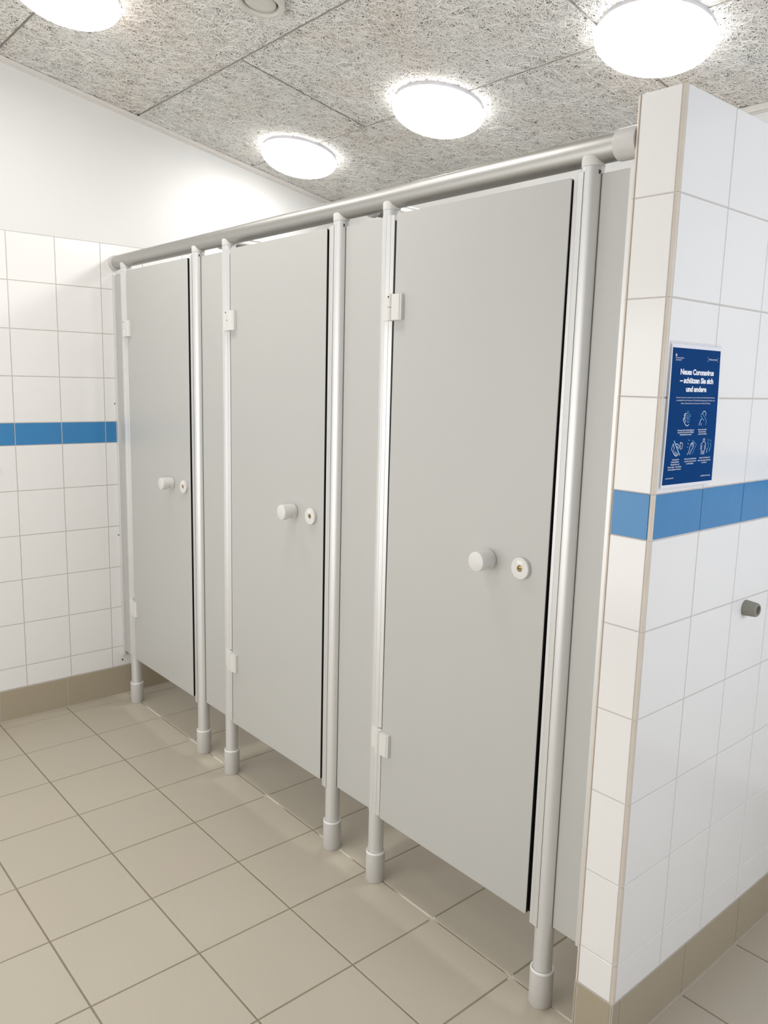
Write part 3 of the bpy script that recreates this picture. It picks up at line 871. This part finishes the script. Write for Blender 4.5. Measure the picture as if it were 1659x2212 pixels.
def ell(cx, cy, rx, ry, n=16, a0=0, a1=360): return [(cx + rx * math.cos(math.radians(a0 + (a1 - a0) * i / n)), cy + ry * math.sin(math.radians(a0 + (a1 - a0) * i / n))) for i in range(n + (0 if a1 - a0 == 360 else 1))]
def crn(cx, cy, s):
    return [(cx - s, cy - s * .6), (cx + s, cy - s * .6), (cx + s * 1.2, cy + s * .5), (cx + s * .5, cy + s * .9), (cx, cy + s * 1.1), (cx - s * .5, cy + s * .9), (cx - s * 1.2, cy + s * .5)]
icon('crown_emblem', [(crn(0.0152, 0.2738, 0.0022), 0.0012, 1), ([(0.0152, 0.2758), (0.0152, 0.2776)], 0.0009), ([(0.0141, 0.2768), (0.0163, 0.2768)], 0.0008), ([(0.0140, 0.2735), (0.0164, 0.2735)], 0.0022)])
icon('campaign_bracket', [([(0.1465, 0.2734), (0.1440, 0.2734), (0.1440, 0.2722)], 0.0007), ([(0.1440, 0.2668), (0.1442, 0.2656), (0.1466, 0.2656)], 0.0007)])
icon('campaign_bracket', [([(0.1875, 0.2736), (0.1903, 0.2736), (0.1903, 0.2724)], 0.0007), ([(0.1908, 0.2672), (0.1908, 0.2660), (0.1884, 0.2660)], 0.0007)])
W1 = 0.0013
icon('hand_icon', [([(0.0720, 0.1553), (0.0680, 0.1550), (0.0640, 0.1535), (0.0630, 0.1500), (0.0670, 0.1480), (0.0620, 0.1455), (0.0600, 0.1425), (0.0640, 0.1380), (0.0705, 0.1320), (0.0760, 0.1290), (0.0810, 0.1290), (0.0860, 0.1318)], W1),
                   ([(0.0690, 0.1535), (0.0650, 0.1500)], W1), ([(0.0680, 0.1500), (0.0660, 0.1465), (0.0690, 0.1440)], W1), ([(0.0612, 0.1450), (0.0700, 0.1400), (0.0715, 0.1360)], W1)])
icon('soap_bubbles_icon', [(ell(0.0775, 0.1572, .0032, .0026), .0010, 1), (ell(0.0862, 0.1500, .0034, .0030), .0010, 1), (ell(0.0752, 0.1480, .0035, .0031), .0010, 1), (ell(0.0815, 0.1402, .0045, .0040), .0011, 1)], 'ink2')
icon('coughing_person_icon', [([(0.1402, 0.1530), (0.1412, 0.1565), (0.1445, 0.1588), (0.1490, 0.1595), (0.1535, 0.1575), (0.1558, 0.1535), (0.1550, 0.1495)], W1),
                              ([(0.1300, 0.1290), (0.1320, 0.1360), (0.1350, 0.1410), (0.1390, 0.1425)], W1), ([(0.1385, 0.1290), (0.1385, 0.1340)], W1)])
icon('sleeve_icon', [([(0.1350, 0.1530), (0.1400, 0.1555), (0.1530, 0.1450), (0.1595, 0.1395), (0.1590, 0.1290)], .0013), ([(0.1350, 0.1530), (0.1340, 0.1490), (0.1500, 0.1385)], .0013)], 'ink2')
icon('handshake_icon', [([(0.0285, 0.0925), (0.0225, 0.0810), (0.0305, 0.0740), (0.0335, 0.0830), (0.0285, 0.0925)], W1), ([(0.0565, 0.0945), (0.0670, 0.0915), (0.0655, 0.0815), (0.0590, 0.0790), (0.0565, 0.0945)], W1),
                        ([(0.0335, 0.0925), (0.0480, 0.0905), (0.0555, 0.0850), (0.0510, 0.0815), (0.0440, 0.0870)], W1), ([(0.0305, 0.0740), (0.0380, 0.0675), (0.0450, 0.0655), (0.0520, 0.0690)], W1),
                        ([(0.0350, 0.0700), (0.0400, 0.0765)], .0010), ([(0.0385, 0.0675), (0.0440, 0.0745)], .0010), ([(0.0425, 0.0660), (0.0480, 0.0725)], .0010), ([(0.0475, 0.0665), (0.0515, 0.0710)], .0010)])
icon('prohibition_stroke', [([(0.0300, 0.0985), (0.0590, 0.0668)], .0032)], 'ink2')
icon('wiping_hand_icon', [([(0.0900, 0.0670), (0.0960, 0.0730), (0.1010, 0.0670), (0.1060, 0.0760)], W1), ([(0.0960, 0.0730), (0.0980, 0.0800), (0.1010, 0.0890), (0.1080, 0.0925), (0.1140, 0.0905), (0.1145, 0.0840), (0.1060, 0.0760)], W1),
                          ([(0.1080, 0.0915), (0.1100, 0.0850)], .0010), ([(0.1050, 0.0905), (0.1070, 0.0840)], .0010)])
icon('cloth_icon', [([(0.1030, 0.0900), (0.1080, 0.0975), (0.1255, 0.0885), (0.1110, 0.0675)], .0012), ([(0.0880, 0.0990), (0.0960, 0.0970)], .0011), ([(0.0870, 0.0915), (0.0940, 0.0900)], .0011), ([(0.0870, 0.0835), (0.0920, 0.0830)], .0011)], 'ink2')
icon('standing_person_icon', [(ell(0.1575, 0.0962, .0038, .0036), W1, 1), ([(0.1530, 0.0915), (0.1470, 0.0890), (0.1455, 0.0770), (0.1500, 0.0745), (0.1510, 0.0860)], W1),
                              ([(0.1620, 0.0915), (0.1670, 0.0890), (0.1680, 0.0775), (0.1635, 0.0750), (0.1620, 0.0860)], W1), ([(0.1500, 0.0745), (0.1500, 0.0655)], W1), ([(0.1550, 0.0740), (0.1550, 0.0655)], W1), ([(0.1590, 0.0740), (0.1590, 0.0655)], W1), ([(0.1635, 0.0745), (0.1630, 0.0655)], W1)])
icon('distant_people_icon', [(ell(0.1750, 0.0950, .0026, .0026, 10, -60, 120), .0011), ([(0.1750, 0.0905), (0.1795, 0.0875), (0.1790, 0.0785), (0.1745, 0.0765)], .0013), ([(0.1745, 0.0765), (0.1740, 0.0685)], .0030),
                             (ell(0.1868, 0.0935, .0025, .0025, 10, -60, 120), .0011), ([(0.1868, 0.0895), (0.1905, 0.0865), (0.1900, 0.0785), (0.1860, 0.0770)], .0013), ([(0.1862, 0.0770), (0.1858, 0.0710)], .0026)], 'ink2')
